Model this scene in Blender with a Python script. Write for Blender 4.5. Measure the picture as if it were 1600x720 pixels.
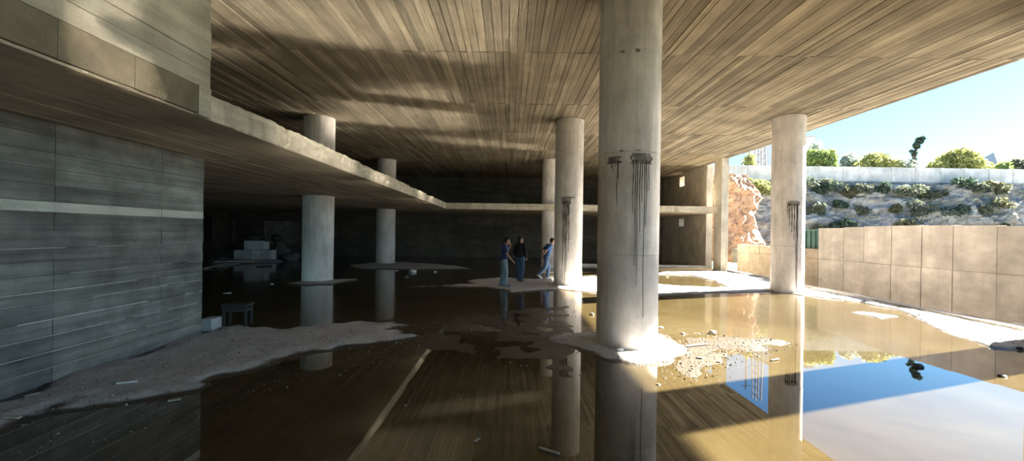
import bpy, bmesh, math, random
import numpy as np
from mathutils import Vector, Matrix

for o in list(bpy.data.objects): bpy.data.objects.remove(o)
S = bpy.context.scene
C = S.collection
rnd = random.Random(7)
PI = math.pi

# ------------------------------------------------------------------ camera
EYE = 1.95; FPX = 680.0; VPX, VPY = 797.0, 363.5; ROLL = 0.0145
cam = bpy.data.cameras.new('camera'); cam_o = bpy.data.objects.new('camera', cam); C.objects.link(cam_o)
cam.sensor_width = 36.0; cam.lens = FPX / 1600.0 * 36.0
cam.shift_x = (800 - VPX) / 1600.0; cam.shift_y = (VPY - 360) / 1600.0
cam.clip_start = 0.05; cam.clip_end = 500
cam_o.matrix_world = Matrix.Translation((0, 0, EYE)) @ Matrix.Rotation(PI/2, 4, 'X') @ Matrix.Rotation(ROLL, 4, 'Z')
S.camera = cam_o

# ------------------------------------------------------------------ sky and sun
SUN_AZ, SUN_EL = math.radians(20), math.radians(29.7)      # azimuth from +X towards +Y
to_sun = Vector((math.cos(SUN_EL)*math.cos(SUN_AZ), math.cos(SUN_EL)*math.sin(SUN_AZ), math.sin(SUN_EL)))
w = bpy.data.worlds.new('World'); S.world = w; w.use_nodes = True
nt = w.node_tree; nt.nodes.clear()
sky = nt.nodes.new('ShaderNodeTexSky'); sky.sky_type = 'NISHITA'; sky.sun_disc = False
sky.sun_elevation = SUN_EL; sky.sun_rotation = PI/2 - SUN_AZ
sky.air_density = 1.0; sky.dust_density = 0.25; sky.ozone_density = 1.6
bg = nt.nodes.new('ShaderNodeBackground'); bg.inputs['Strength'].default_value = 0.215
out = nt.nodes.new('ShaderNodeOutputWorld')
tnt = nt.nodes.new('ShaderNodeMix'); tnt.data_type = 'RGBA'; tnt.blend_type = 'MULTIPLY'; tnt.inputs['Factor'].default_value = 1.0; tnt.inputs['B'].default_value = (.57, .88, 1.10, 1)
nt.links.new(sky.outputs[0], tnt.inputs['A']); nt.links.new(tnt.outputs['Result'], bg.inputs[0]); nt.links.new(bg.outputs[0], out.inputs[0])
sl = bpy.data.lights.new('sun', 'SUN'); sl.energy = 60.0; sl.color = (1.0, 0.93, 0.80); sl.angle = math.radians(0.6); sl.cycles.use_multiple_importance_sampling = False
so = bpy.data.objects.new('sun', sl); C.objects.link(so); so.location = to_sun * 60
so.rotation_euler = to_sun.to_track_quat('Z', 'Y').to_euler()
S.view_settings.view_transform = 'Standard'; S.view_settings.look = 'None'
S.view_settings.exposure = 0.45; S.view_settings.gamma = 1.0; S.view_settings.use_curve_mapping = False
S.cycles.max_bounces = 10; S.cycles.diffuse_bounces = 6; S.cycles.glossy_bounces = 5
S.cycles.caustics_reflective = True; S.cycles.blur_glossy = 0.0
S.cycles.sample_clamp_indirect = 120.0
S.cycles.use_denoising = True
S.cycles.use_guiding = True

# ------------------------------------------------------------------ helpers
def at(x, y, z=0.0):
    """photo pixel -> point on the level z"""
    dx, dy = x - VPX, y - VPY; c, s = math.cos(ROLL), math.sin(ROLL)
    a, b = dx*c + dy*s, -dx*s + dy*c
    Y = FPX * (EYE - z) / b
    return (a * Y / FPX, Y)
def at_y(x, y, Y):
    """photo pixel -> (X, Z) at the distance Y"""
    dx, dy = x - VPX, y - VPY; c, s = math.cos(ROLL), math.sin(ROLL)
    a, b = dx*c + dy*s, -dx*s + dy*c
    return (a * Y / FPX, EYE - b * Y / FPX)

class MB:
    def __init__(s): s.v = []; s.f = []; s.t = []
    def add(s, vs, fs, tint=0.5):
        n = len(s.v); s.v += [tuple(p) for p in vs]; s.f += [tuple(i+n for i in f) for f in fs]; s.t += [tint]*len(vs); return s
    def box(s, x0, x1, y0, y1, z0, z1, tint=0.5):
        return s.add([(x0,y0,z0),(x1,y0,z0),(x1,y1,z0),(x0,y1,z0),(x0,y0,z1),(x1,y0,z1),(x1,y1,z1),(x0,y1,z1)],
              [(3,2,1,0),(4,5,6,7),(0,1,5,4),(1,2,6,5),(2,3,7,6),(3,0,4,7)], tint)
    def obox(s, c, size, rz=0, rx=0, ry=0, tint=0.5):
        M = Matrix.Translation(c) @ Matrix.Rotation(rz,4,'Z') @ Matrix.Rotation(ry,4,'Y') @ Matrix.Rotation(rx,4,'X')
        hx, hy, hz_ = size[0]/2, size[1]/2, size[2]/2
        vs = [M @ Vector(p) for p in [(-hx,-hy,-hz_),(hx,-hy,-hz_),(hx,hy,-hz_),(-hx,hy,-hz_),(-hx,-hy,hz_),(hx,-hy,hz_),(hx,hy,hz_),(-hx,hy,hz_)]]
        return s.add(vs, [(3,2,1,0),(4,5,6,7),(0,1,5,4),(1,2,6,5),(2,3,7,6),(3,0,4,7)], tint)
    def tube(s, pts, rads, n=8, cap=True, tint=0.5):
        rings = []
        for i, p in enumerate(pts):
            p = Vector(p); a = Vector(pts[max(i-1,0)]); b = Vector(pts[min(i+1,len(pts)-1)])
            d = (b-a).normalized() if (b-a).length > 1e-6 else Vector((0,0,1))
            u = d.cross(Vector((0,0,1)) if abs(d.z) < .9 else Vector((1,0,0))).normalized(); v = d.cross(u)
            r = rads[i] if hasattr(rads,'__len__') else rads
            rings.append([p + u*r*math.cos(2*PI*k/n) + v*r*math.sin(2*PI*k/n) for k in range(n)])
        vs = [q for R in rings for q in R]; fs = []
        for i in range(len(rings)-1):
            for k in range(n):
                fs.append((i*n+k, i*n+(k+1)%n, (i+1)*n+(k+1)%n, (i+1)*n+k))
        if cap: fs += [tuple(range(n-1,-1,-1)), tuple((len(rings)-1)*n+k for k in range(n))]
        return s.add(vs, fs, tint)
    def build(s, name, mat, parent=None, smooth=False, kind=None):
        me = bpy.data.meshes.new(name); me.from_pydata(s.v, [], s.f); me.update()
        at_ = me.attributes.new('tint', 'FLOAT', 'POINT'); at_.data.foreach_set('value', s.t)
        if smooth: me.polygons.foreach_set('use_smooth', [True]*len(me.polygons))
        if mat: me.materials.append(mat)
        o = bpy.data.objects.new(name, me); C.objects.link(o)
        if parent: o.parent = parent
        if kind: o['kind'] = kind
        return o
def recalc(o):
    bm = bmesh.new(); bm.from_mesh(o.data); bmesh.ops.recalc_face_normals(bm, faces=bm.faces); bm.to_mesh(o.data); bm.free()
def tag(o, label=None, cat=None, group=None, kind=None):
    if label: o['label'] = label
    if cat: o['category'] = cat
    if group: o['group'] = group
    if kind: o['kind'] = kind
    return o
def empty(name, loc=(0,0,0), rz=0):
    o = bpy.data.objects.new(name, None); C.objects.link(o); o.location = loc; o.rotation_euler = (0,0,rz); o.empty_display_size = .1; return o
def copy_tree(o, parent=None):
    c = o.copy(); C.objects.link(c); c.parent = parent
    for ch in [q for q in bpy.data.objects if q.parent == o]: copy_tree(ch, c)
    return c

# value noise in numpy
_tab = np.random.RandomState(3).rand(256, 256)
def vnoise(x, y):
    x = np.asarray(x, float); y = np.asarray(y, float)
    xi, yi = np.floor(x).astype(int), np.floor(y).astype(int); fx, fy = x-xi, y-yi
    fx = fx*fx*(3-2*fx); fy = fy*fy*(3-2*fy)
    a = _tab[xi & 255, yi & 255]; b = _tab[(xi+1) & 255, yi & 255]; c = _tab[xi & 255, (yi+1) & 255]; d = _tab[(xi+1) & 255, (yi+1) & 255]
    return (a*(1-fx)+b*fx)*(1-fy) + (c*(1-fx)+d*fx)*fy
def fbm(x, y, o=4):
    s = 0; a = .5; t = 0
    for k in range(o):
        s = s + a*vnoise(x*2**k + 17*k, y*2**k + 31*k); t += a; a *= .5
    return s/t

# ------------------------------------------------------------------ materials
def newmat(name):
    m = bpy.data.materials.new(name); m.use_nodes = True; nt = m.node_tree; nt.nodes.clear()
    o = nt.nodes.new('ShaderNodeOutputMaterial'); p = nt.nodes.new('ShaderNodeBsdfPrincipled'); nt.links.new(p.outputs[0], o.inputs[0])
    return m, nt, p
class NT:
    def __init__(s, nt): s.nt = nt
    def n(s, t, **k):
        q = s.nt.nodes.new(t)
        for a, b in k.items(): setattr(q, a, b)
        return q
    def l(s, a, b): s.nt.links.new(a, b)
    def pos(s): return s.n('ShaderNodeNewGeometry').outputs['Position']
    def scale(s, vec, sc, off=(0,0,0)):
        q = s.n('ShaderNodeMapping'); q.inputs['Scale'].default_value = sc; q.inputs['Location'].default_value = off; s.l(vec, q.inputs['Vector']); return q.outputs[0]
    def noise(s, vec, sc, det=4, rough=.55, dist=0):
        q = s.n('ShaderNodeTexNoise'); q.inputs['Scale'].default_value = sc; q.inputs['Detail'].default_value = det; q.inputs['Roughness'].default_value = rough
        q.inputs['Distortion'].default_value = dist; s.l(vec, q.inputs['Vector']); return q.outputs['Fac']
    def ramp(s, fac, stops):
        q = s.n('ShaderNodeValToRGB'); e = q.color_ramp.elements
        while len(e) < len(stops): e.new(.5)
        for i, (p, c) in enumerate(stops):
            e[i].position = p; e[i].color = (c, c, c, 1) if not hasattr(c, '__len__') else (*c, 1)
        s.l(fac, q.inputs[0]); return q.outputs[0]
    def mix(s, fac, a, b, mode='MIX'):
        q = s.n('ShaderNodeMix', data_type='RGBA', blend_type=mode)
        for sock, v in ((q.inputs['Factor'], fac), (q.inputs['A'], a), (q.inputs['B'], b)):
            if isinstance(v, (int, float)): sock.default_value = v if sock.type == 'VALUE' else (v, v, v, 1)
            elif isinstance(v, tuple): sock.default_value = (*v, 1)
            else: s.l(v, sock)
        return q.outputs['Result']
    def math(s, op, a, b=0.0, c=None):
        q = s.n('ShaderNodeMath', operation=op)
        for i, v in enumerate((a, b, c)):
            if v is None: continue
            if isinstance(v, (int, float)): q.inputs[i].default_value = v
            else: s.l(v, q.inputs[i])
        return q.outputs[0]
    def attr(s, name): return s.n('ShaderNodeAttribute', attribute_name=name).outputs['Fac']
    def xyz(s, vec):
        q = s.n('ShaderNodeSeparateXYZ'); s.l(vec, q.inputs[0]); return q.outputs
    def bump(s, h, strength, dist, p):
        q = s.n('ShaderNodeBump'); q.inputs['Strength'].default_value = strength; q.inputs['Distance'].default_value = dist
        s.l(h, q.inputs['Height']); s.l(q.outputs[0], p.inputs['Normal'])

def concrete(name, c0, c1, grain=(1,1,1), gscale=3.0, tintamp=0.5, stain=0.4, staincol=(.06,.05,.035), streak=(1,1,.15), bump=.3, rough=.9, stscale=.6, blot=(.72, 1.2), bsc=.9):
    """cast concrete: board grain along one axis, blotches, run-down streaks; 'tint' lightens or darkens each board"""
    m, nt, p = newmat(name); N = NT(nt); pos = N.pos()
    g = N.noise(N.scale(pos, grain), gscale, 6, .65)
    bl_ = N.noise(pos, bsc, 6, .62)
    col = N.mix(N.ramp(g, [(.3, 0.0), (.7, 1.0)]), c0, c1)
    col = N.mix(1.0, col, N.ramp(bl_, [(.3, blot[0]), (.7, blot[1])]), 'MULTIPLY')
    t = N.attr('tint')
    col = N.mix(1.0, col, N.ramp(t, [(0, 1-tintamp), (1, 1+tintamp)]), 'MULTIPLY')
    sn = N.noise(N.scale(pos, streak, (3.1, 1.7, .4)), stscale*3, 5, .6)
    col = N.mix(N.math('MULTIPLY', N.ramp(sn, [(.5, 0.0), (.72, 1.0)]), stain), col, staincol)
    speck = N.noise(pos, 38, 3, .6)
    col = N.mix(N.math('MULTIPLY', N.ramp(speck, [(.62, 0.0), (.72, 1.0)]), .45), col, (.05,.045,.035))
    N.l(col, p.inputs['Base Color']); p.inputs['Roughness'].default_value = rough
    p.inputs['Specular IOR Level'].default_value = .25
    N.bump(N.math('ADD', g, N.math('MULTIPLY', speck, .4)), bump, .02, p)
    return m
def plain(name, c, rough=.8, c2=None, sc=6.0, bump=0.0, spec=.3, metal=0.0):
    m, nt, p = newmat(name); N = NT(nt); f = N.noise(N.pos(), sc, 4)
    c2 = c2 or tuple(v*.7 for v in c)
    N.l(N.mix(N.ramp(f, [(.3, 0.0), (.7, 1.0)]), c, c2), p.inputs['Base Color']); p.inputs['Roughness'].default_value = rough
    p.inputs['Specular IOR Level'].default_value = spec; p.inputs['Metallic'].default_value = metal
    if bump: N.bump(f, bump, .02, p)
    return m

M_ceil = concrete('board_marked_ceiling', (.19,.157,.105), (.36,.307,.22), (6,.22,1), 3.0, .42, .55, (.13,.10,.06), (.5,.25,1), .5)
M_wallL = concrete('board_marked_wall', (.135,.134,.116), (.285,.278,.248), (1,.22,6), 2.2, .32, .6, (.085,.08,.062), (1,.6,.5), .4, blot=(.55, 1.35), bsc=1.4)
M_wallU = concrete('upper_wall_concrete', (.34,.30,.225), (.54,.49,.385), (1,.3,4), 2.0, .12, .35, (.18,.15,.1), (1,1,.4), .3)
M_slab = concrete('slab_concrete', (.42,.36,.27), (.66,.59,.47), (1,.5,3), 3.0, .25, .45, (.16,.13,.09), (2,2,.3), .6)
M_soff = concrete('soffit_concrete', (.32,.26,.175), (.5,.42,.31), (6,.25,1), 3.0, .16, .35, (.16,.13,.09), (.6,.3,1), .4)
M_col = concrete('column_concrete', (.66,.595,.545), (.82,.76,.71), (1.5,1.5,.4), 4.0, .10, .3, (.2,.18,.15), (5,5,.25), .2)
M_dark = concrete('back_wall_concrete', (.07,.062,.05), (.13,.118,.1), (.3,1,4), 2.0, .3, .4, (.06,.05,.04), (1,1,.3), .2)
M_ret = concrete('retaining_wall_concrete', (.50,.45,.39), (.64,.585,.52), (1,1,2), 2.0, .14, .25, (.3,.24,.18), (2,2,.2), .2)
M_retfar = concrete('far_wall_concrete', (.62,.6,.57), (.8,.78,.75), (1,1,1), 1.5, .12, .3, (.3,.29,.28), (2,2,.2), .2)
M_retlow = concrete('brown_shaded_wall', (.30,.24,.18), (.44,.37,.29), (1,1,2), 2.0, .14, .25, (.2,.16,.12), (2,2,.2), .2)  # brown concrete, with the shadow on the low section put into the colour
M_kerb = concrete('kerb_concrete', (.5,.47,.42), (.7,.66,.6), (1,1,1), 3.0, .1, .2, (.3,.27,.22), (1,1,1), .3)
M_pier = concrete('pier_concrete', (.54,.48,.38), (.72,.66,.55), (2,2,.5), 3.0, .2, .3, (.2,.16,.11), (3,3,.3), .2)
M_tar = plain('black_drip_stain', (.035,.032,.028), .7, (.06,.055,.05), 20)
M_smudge = plain('grey_smudge', (.12,.105,.09), .9, (.34,.31,.275), 9)

# ------------------------------------------------------------------ ground and water
CEIL = 6.23; ROOF_X = 12.0
def kerb_x(y): return 10.8 + (np.clip(y, 4, 24)-9.1)*0.075
WATER = 0.0
isl = []   # (polygon in metres, top height, edge width)
def island(px, h, ew): isl.append((np.array([at(*p) for p in px]), h, ew))
island([(-120,640),(0,628),(150,570),(318,518),(319,511),(360,507),(400,508),(450,512),(500,507),(560,501),(600,503),(655,508),(612,516),(672,525),(640,533),(580,541),(530,546),(480,554),(430,571),(400,581),(360,593),(310,613),(255,623),(200,626),(150,634),(100,641),(40,656),(0,673),(-120,720)],   .055, .8)
island([(843,524),(880,521),(925,520),(960,518),(1000,518),(1035,522),(1080,540),(1085,550),(1050,562),(1000,575),(962,566),(930,556),(900,545),(850,540)], .05, .7)
island([(1040,590),(1110,604),(1150,586),(1185,562),(1250,540),(1240,530),(1160,522),(1100,518),(1035,520),(1030,560)], .003, .9)
island([(560,556),(640,520),(690,496),(760,483),(900,474),(930,500),(925,545),(925,590),(850,590),(760,572),(690,560),(640,560)], .001, 1.0)
island([(612,449),(690,446),(735,443),(725,438),(780,434),(830,436),(930,432),(960,440),(1010,444),(1060,447),(1150,450),(1205,452),(1205,456),(1100,459),(1020,463),(925,457),(870,453),(835,455),(800,459),(770,450),(700,448)], .045, .4)
island([(1028,424),(1060,424),(1130,425),(1205,435),(1258,449),(1205,456),(1130,446),(1110,437),(1080,430),(1028,428)], .06, .4)
island([(445,444),(485,437),(560,437),(525,443),(480,447)], .05, .3)
island([(540,415),(600,409),(690,413),(742,420),(660,421),(560,420)], .05, .3)
island([(1250,446),(1262,449),(1600,520),(1750,552),(1700,580),(1600,548),(1550,542),(1500,526),(1470,512),(1440,498),(1400,484),(1340,472),(1280,464),(1235,459)], .06, .45)
island([(1330,488),(1360,487),(1405,495),(1380,498)], .03, .3)
island([(325,405),(330,420),(360,417),(380,412),(440,410),(440,396),(330,396)], .1, .5)
def sdist(P, X, Y):
    """signed distance (positive inside) from points to polygon P"""
    d = np.full(X.shape, 1e9); ins = np.zeros(X.shape, bool); n = len(P)
    for i in range(n):
        ax, ay = P[i]; bx, by = P[(i+1) % n]; ex, ey = bx-ax, by-ay
        t = np.clip(((X-ax)*ex+(Y-ay)*ey)/(ex*ex+ey*ey+1e-9), 0, 1)
        d = np.minimum(d, (X-ax-t*ex)**2+(Y-ay-t*ey)**2)
        c = ((ay > Y) != (by > Y)) & (X < ex*(Y-ay)/(by-ay+1e-12)+ax); ins ^= c
    return np.where(ins, 1, -1)*np.sqrt(d)
def ground_z(X, Y):
    X = np.asarray(X, float); Y = np.asarray(Y, float)
    z = np.full(X.shape, -.055) + .03*(fbm(X*.5, Y*.5)-.5)
    wob = (fbm(X*1.6, Y*1.6, 5)-.5)
    wob2 = .32*(fbm(X*4.5, Y*3.2, 4)-.5)
    for P, h, ew in isl:
        sd = sdist(P, X, Y) + wob*min(.7, ew) + wob2
        t = np.clip((sd+ew*.5)/(ew*1.0), 0, 1); t = t*t*(3-2*t)
        z = np.maximum(z, -.055 + (h*(.75+.5*fbm(X*.9, Y*.9))+.055)*t)
    low = np.clip((z+.03)/.03, 0, 1); z = z + low*.018*(fbm(X*2.6+7, Y*2.6, 4)-.5)
    near = np.clip((z-.004)/.04, 0, 1)
    z += near*(.028*(fbm(X*6, Y*6, 3)-.5) + .03*(fbm(X*2.2, Y*.8, 3)-.5))
    trench = X > kerb_x(Y)+.12
    return np.where(trench, np.minimum(-.75 + .4*fbm(X*.8, Y*.8), 2), z)
def gz(x, y): return float(ground_z(np.array([x]), np.array([y]))[0])

ys = [-20, -12, -7, -4, -2, 0, .8, 1.4]; y = 1.8
while y < 34.6: ys.append(y); y += .045 + .0075*(y-1.8)
ys += [36, 40]
xs = [-30, -26, -22]; x = -20.0
while x < -6: xs.append(x); x += .16
while x < 8: xs.append(x); x += .062
while x < 14.6: xs.append(x); x += .09
xs += [14.65]
XX, YY = np.meshgrid(np.array(xs), np.array(ys)); ZZ = ground_z(XX, YY)
nx, ny = len(xs), len(ys)
me = bpy.data.meshes.new('floor'); V = np.stack([XX, YY, ZZ], -1).reshape(-1, 3)
idx = np.arange(nx*ny).reshape(ny, nx)
F = np.stack([idx[:-1,:-1], idx[:-1,1:], idx[1:,1:], idx[1:,:-1]], -1).reshape(-1, 4)
me.vertices.add(len(V)); me.vertices.foreach_set('co', V.ravel())
me.loops.add(F.size); me.loops.foreach_set('vertex_index', F.ravel().astype(np.int32))
me.polygons.add(len(F)); me.polygons.foreach_set('loop_start', np.arange(0, F.size, 4, dtype=np.int32))
me.update(); me.validate(); me.polygons.foreach_set('use_smooth', [True]*len(F))
floor = bpy.data.objects.new('floor', me); C.objects.link(floor); tag(floor, 'muddy concrete floor with pale dusty patches above the flood water', kind='structure')
m, nt, p = newmat('mud_and_dust'); N = NT(nt); pos = N.pos()
zz = N.xyz(pos)[2]
hn = N.math('ADD', zz, N.math('MULTIPLY', N.math('SUBTRACT', N.noise(pos, 3.0, 5, .6), .5), .03))
dry = N.ramp(N.math('MULTIPLY', hn, 10.0), [(.18, 0.0), (.34, 1.0)])
gr = N.noise(pos, 22, 4, .6); gr2 = N.noise(N.scale(pos, (1,1,1), (5,3,1)), 70, 3, .6)
dust = N.mix(N.ramp(N.noise(pos, 1.6, 5, .65), [(.3, 0.0), (.7, 1.0)]), (.40,.385,.375), (.60,.585,.57))
dust = N.mix(N.math('MULTIPLY', N.ramp(gr, [(.54, 0.0), (.62, 1.0)]), .35), dust, (.2,.18,.16))
wet = N.mix(N.ramp(N.noise(pos, 1.1, 5, .6), [(.35, 0.0), (.65, 1.0)]), (.035,.025,.015), (.07,.052,.032))
wet = N.mix(N.math('MULTIPLY', N.ramp(gr2, [(.6, 0.0), (.68, 1.0)]), .5), wet, (.33,.28,.22))
N.l(N.mix(dry, wet, dust), p.inputs['Base Color'])
N.l(N.ramp(dry, [(0, .4), (1, .95)]), p.inputs['Roughness'])
N.bump(N.math('ADD', gr, N.math('MULTIPLY', gr2, .5)), .6, .03, p)
me.materials.append(m)

wb = MB(); yy = [-13.28, 0, 4, 9.1, 16, 24, 33.9]
wv = [(-21.98, q, WATER) for q in yy] + [(float(kerb_x(q))-.02, q, WATER) for q in yy]
wb.add(wv, [(i, i+7, i+8, i+1) for i in range(6)])
m, nt, p = newmat('muddy_water'); N = NT(nt); pos = N.pos()
f = N.noise(pos, .35, 5, .6, .6); f2 = N.noise(pos, 2.2, 4, .6)
c = N.mix(N.ramp(f, [(.35, 0.0), (.65, 1.0)]), (.045,.032,.013), (.07,.054,.025))
c = N.mix(N.math('MULTIPLY', N.ramp(f2, [(.4, 0.0), (.7, 1.0)]), .25), c, (.036,.026,.012))
N.l(c, p.inputs['Base Color']); p.inputs['Roughness'].default_value = .012; p.inputs['IOR'].default_value = 1.57
p2 = N.n('ShaderNodeBsdfPrincipled'); N.l(c, p2.inputs['Base Color']); p2.inputs['Roughness'].default_value = .145; p2.inputs['IOR'].default_value = 1.42
# rougher sheen added past the front water so reflected sunlight shows on the ceiling
xyz_ = N.xyz(pos)
bounce_mask = N.math('ADD', N.math('MULTIPLY', N.math('SUBTRACT', N.noise(pos, .5, 4, .6), .5), 2.2), N.math('SUBTRACT', xyz_[1], 6.6))
bounce_mask = N.math('MULTIPLY', N.ramp(N.math('MULTIPLY', bounce_mask, .5), [(0, 0.0), (1, .7)]), 1.0)
ms = N.n('ShaderNodeMixShader'); N.l(bounce_mask, ms.inputs[0]); N.l(p.outputs[0], ms.inputs[1]); N.l(p2.outputs[0], ms.inputs[2])
N.l(ms.outputs[0], [q for q in nt.nodes if q.type == 'OUTPUT_MATERIAL'][0].inputs[0])
water = wb.build('flood_water', m); tag(water, 'still muddy brown flood water covering the floor', 'water', kind='stuff')

# ------------------------------------------------------------------ roof slab with board marks
ceil = MB().box(-30, ROOF_X, -13, 34.4, CEIL+.02, CEIL+.45).build('ceiling', M_ceil); tag(ceil, 'board-marked concrete ceiling slab', kind='structure')
cands = []; BW = .165; BL = 4.1
x = -10.0
xb = []
while x < ROOF_X-.02:
    wdt = BW*rnd.uniform(.75, 1.25); xb.append((x, min(x+wdt, ROOF_X))); x += wdt
rows = [(-13, -2)] + [(-2+BL*i, -2+BL*(i+1)) for i in range(8)]+[(-2+BL*8, 34.4)]
for j, (ya, yb) in enumerate(rows):
    for (xa, xc) in xb:
        dep = rnd.uniform(.004, .022) + (.012 if rnd.random() < .12 else 0); t = min(1, max(0, rnd.gauss(.5, .22)))
        off = rnd.uniform(-.02, .02)
        xm, ym = (xa+xc)/2, max((ya+yb)/2, 1.0)
        u, v_ = VPX + xm/ym*FPX, VPY - (CEIL-EYE)/ym*FPX
        near_y = max(ya, .5); vis = (VPY-(CEIL-EYE)/yb*FPX) > 0 and -100 < VPX + xm/yb*FPX < 1700
        cands.append((0 if vis else 1, yb, xa+.005, xc-.005, ya+.005, yb-.005, CEIL-dep, t))
cands.sort(key=lambda c: (c[0], c[1], abs(c[2])))
rest = MB()
for i, (_, _, xa, xc, ya, yb, z0, t) in enumerate(cands):
    if i < 300: MB().box(xa, xc, ya, yb, z0, CEIL+.03, t).build('board_mark', M_ceil, ceil)
    else: rest.box(xa, xc, ya, yb, z0, CEIL+.03, t)
rest.build('board_marks', M_ceil, ceil, kind='stuff')

# ------------------------------------------------------------------ mezzanine slab
MX = -3.58; MZ0, MZ1 = 3.24, 3.58; MY = 24.3
mez = empty('mezzanine_slab'); tag(mez, 'half-height concrete floor slab with a rough broken edge', kind='structure')
def slab_edge(p0, p1, inward, zb, zt, name, seg=.12, rough=.05, depth=1.0):
    """edge strip of a slab: jagged front face running p0 -> p1, then flat top and bottom going inward"""
    p0, p1 = Vector(p0), Vector(p1); L = (p1-p0).length; n = int(L/seg); d = (p1-p0)/n; inn = Vector(inward)
    prof = [(depth, 0), (0, 0), (0, .25), (0, .5), (0, .75), (0, 1), (.08, 1), (depth, 1)]
    b = MB(); vs = []; fs = []
    r = random.Random(5)
    for i in range(n+1):
        bite = max(0, vnoise(i*.21, 3.3)-.6)*.22*min(1, rough*20)
        for k, (a, h) in enumerate(prof):
            j = inn*(-(r.uniform(0, rough*.6)) + .03) if 1 <= k <= 5 else Vector((0,0,0))
            zz_ = zb + (zt-zb)*h
            if k in (5, 6): zz_ -= bite*.35 + r.uniform(0, rough*.5)
            if k == 5: j = inn*(bite*.5+r.uniform(0, rough*.6))
            if k == 1: zz_ += r.uniform(0, rough*.2)
            q = p0 + d*i + inn*a + j; vs.append((q.x, q.y, zz_))
    m_ = len(prof)
    for i in range(n):
        for k in range(m_-1): fs.append((i*m_+k, i*m_+k+1, (i+1)*m_+k+1, (i+1)*m_+k))
    b.add(vs, fs); o = b.build(name, M_slab, mez); recalc(o); return o
slab_edge((MX, -13, 0), (MX, MY, 0), (-1,0,0), MZ0, MZ1, 'slab_edge')
slab_edge((MX-.3, MY, 0), (11.56, MY, 0), (0,1,0), MZ0, MZ1, 'slab_edge', rough=.015)
MB().box(-29, MX-.9, -13, 34.2, MZ0+.015, MZ1-.02).box(MX-.9, 11.9, MY+.9, 34.2, MZ0+.015, MZ1-.02).build('slab_body', M_soff, mez)
restm = MB(); k = 0; x = MX-.95
MB().box(MX-.93, MX-.02, -13, MY-.02, MZ0-.004, MZ0+.03).build('soffit_strip', M_soff, mez)
while x > -13:
    wdt = rnd.uniform(.14, .24)
    for (ya, yb) in [(-4, 3.6), (3.6, 8.2), (8.2, 12.8), (12.8, 17.4), (17.4, 24.2)]:
        t = min(1, max(0, rnd.gauss(.5, .2))); dd = rnd.uniform(.002, .008)
        if yb <= 17.4 and ya > 0 or (x > -7 and ya > -5): MB().box(x-wdt+.0015, x-.0015, ya+.002, yb-.002, MZ0-dd, MZ0+.03, t).build('board_mark', M_soff, mez)
        else: restm.box(x-wdt+.003, x-.003, ya+.004, yb-.004, MZ0-dd, MZ0+.03, t)
    x -= wdt
restm.build('board_marks', M_soff, mez, kind='stuff')

# ------------------------------------------------------------------ left walls
def board_wall(name, label, X, Xback, ypan, zc, mat, bands={}, lines=(), amp=.2):
    w_ = MB().box(Xback, X-.03, ypan[0], ypan[-1]-.0, zc[0], zc[-1]).build(name, mat); tag(w_, label, kind='structure')
    for a, b in zip(ypan[:-1], ypan[1:]):
        for k, (z0, z1) in enumerate(zip(zc[:-1], zc[1:])):
            t = min(1, max(0, rnd.gauss(.5, amp)));
            mt = mat
            if k in bands: t = bands[k]; mt = M_band
            dd = rnd.uniform(0, .012)
            MB().box(X-.04, X-dd, a+.003, b-.003, z0+.003, z1-.003, t).build('board_mark', mt, w_)
    return w_
WLX = -5.65
M_band = concrete('pale_board_band', (.46,.45,.38), (.62,.6,.52), (1,.25,5), 3.0, .1, .3, (.22,.2,.15), (1,1,.35), .35)
zc = [-.1,.2,.4,.6,.8,1.0,1.15,1.35,1.52,1.68,1.9,2.12,2.25,2.45,2.65,2.85,3.05,3.225]
wl = board_wall('wall_left', 'board-marked grey concrete wall under the mezzanine slab', WLX, WLX-.4, [-4, 0, 2.1, 3.74, 5.4, 7.06, 8.02], zc, M_wallL, {11: .98})
M_eff = plain('white_mineral_line', (.62,.6,.55), .9, (.4,.38,.34), 9)
for (z_, ya, yb, h_) in [(1.15, .5, 6.6, .014), (.8, .5, 8.0, .018), (.4, 3.7, 8.0, .010), (1.68, 3.8, 6.4, .008), (.6, 4.2, 7.9, .010), (1.0, 5.5, 8.0, .009), (1.35, 5.6, 8.0, .006), (.2, 4.5, 7.9, .006)]:
    b = MB(); yq = ya
    while yq < yb:
        ln = rnd.uniform(.15, .5)
        if rnd.random() < .85: b.box(WLX-.02, WLX+.0015, yq, min(yq+ln, yb), z_-h_/2*rnd.uniform(.5, 1), z_+h_/2*rnd.uniform(.5, 1))
        yq += ln
    b.build('mineral_line', M_eff, wl)
wu = board_wall('wall_upper_left', 'pale concrete wall standing on the mezzanine edge', MX+.03, MX-.35, [-13, -2, .8, 2.95, 5.13], [MZ1-.01, 3.75, 3.92, 4.25, 4.6, 4.95, 5.3, 5.65, 5.95, CEIL-.02], M_wallU, amp=.12)
MB().box(MX-.3, MX+.035, 4.93, 5.13, MZ0, MZ1).build('wall_foot', M_wallU, wu)
# dark infill strip along the slab edge under the upper wall
M_strip = concrete('infill_render', (.15,.12,.08), (.26,.22,.15), (1,1,1), 2.5, .2, .6, (.1,.085,.06), (1,1,1), .3)
for a, b_, t in [(-13, 1.3, .45), (1.305, 3.4, .5), (3.405, 4.1, .7), (4.105, 4.93, .45)]:
    MB().box(MX-.12, MX+.022, a, b_, MZ0+.02, MZ1-.012, t).build('infill_panel', M_strip, wu)

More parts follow.
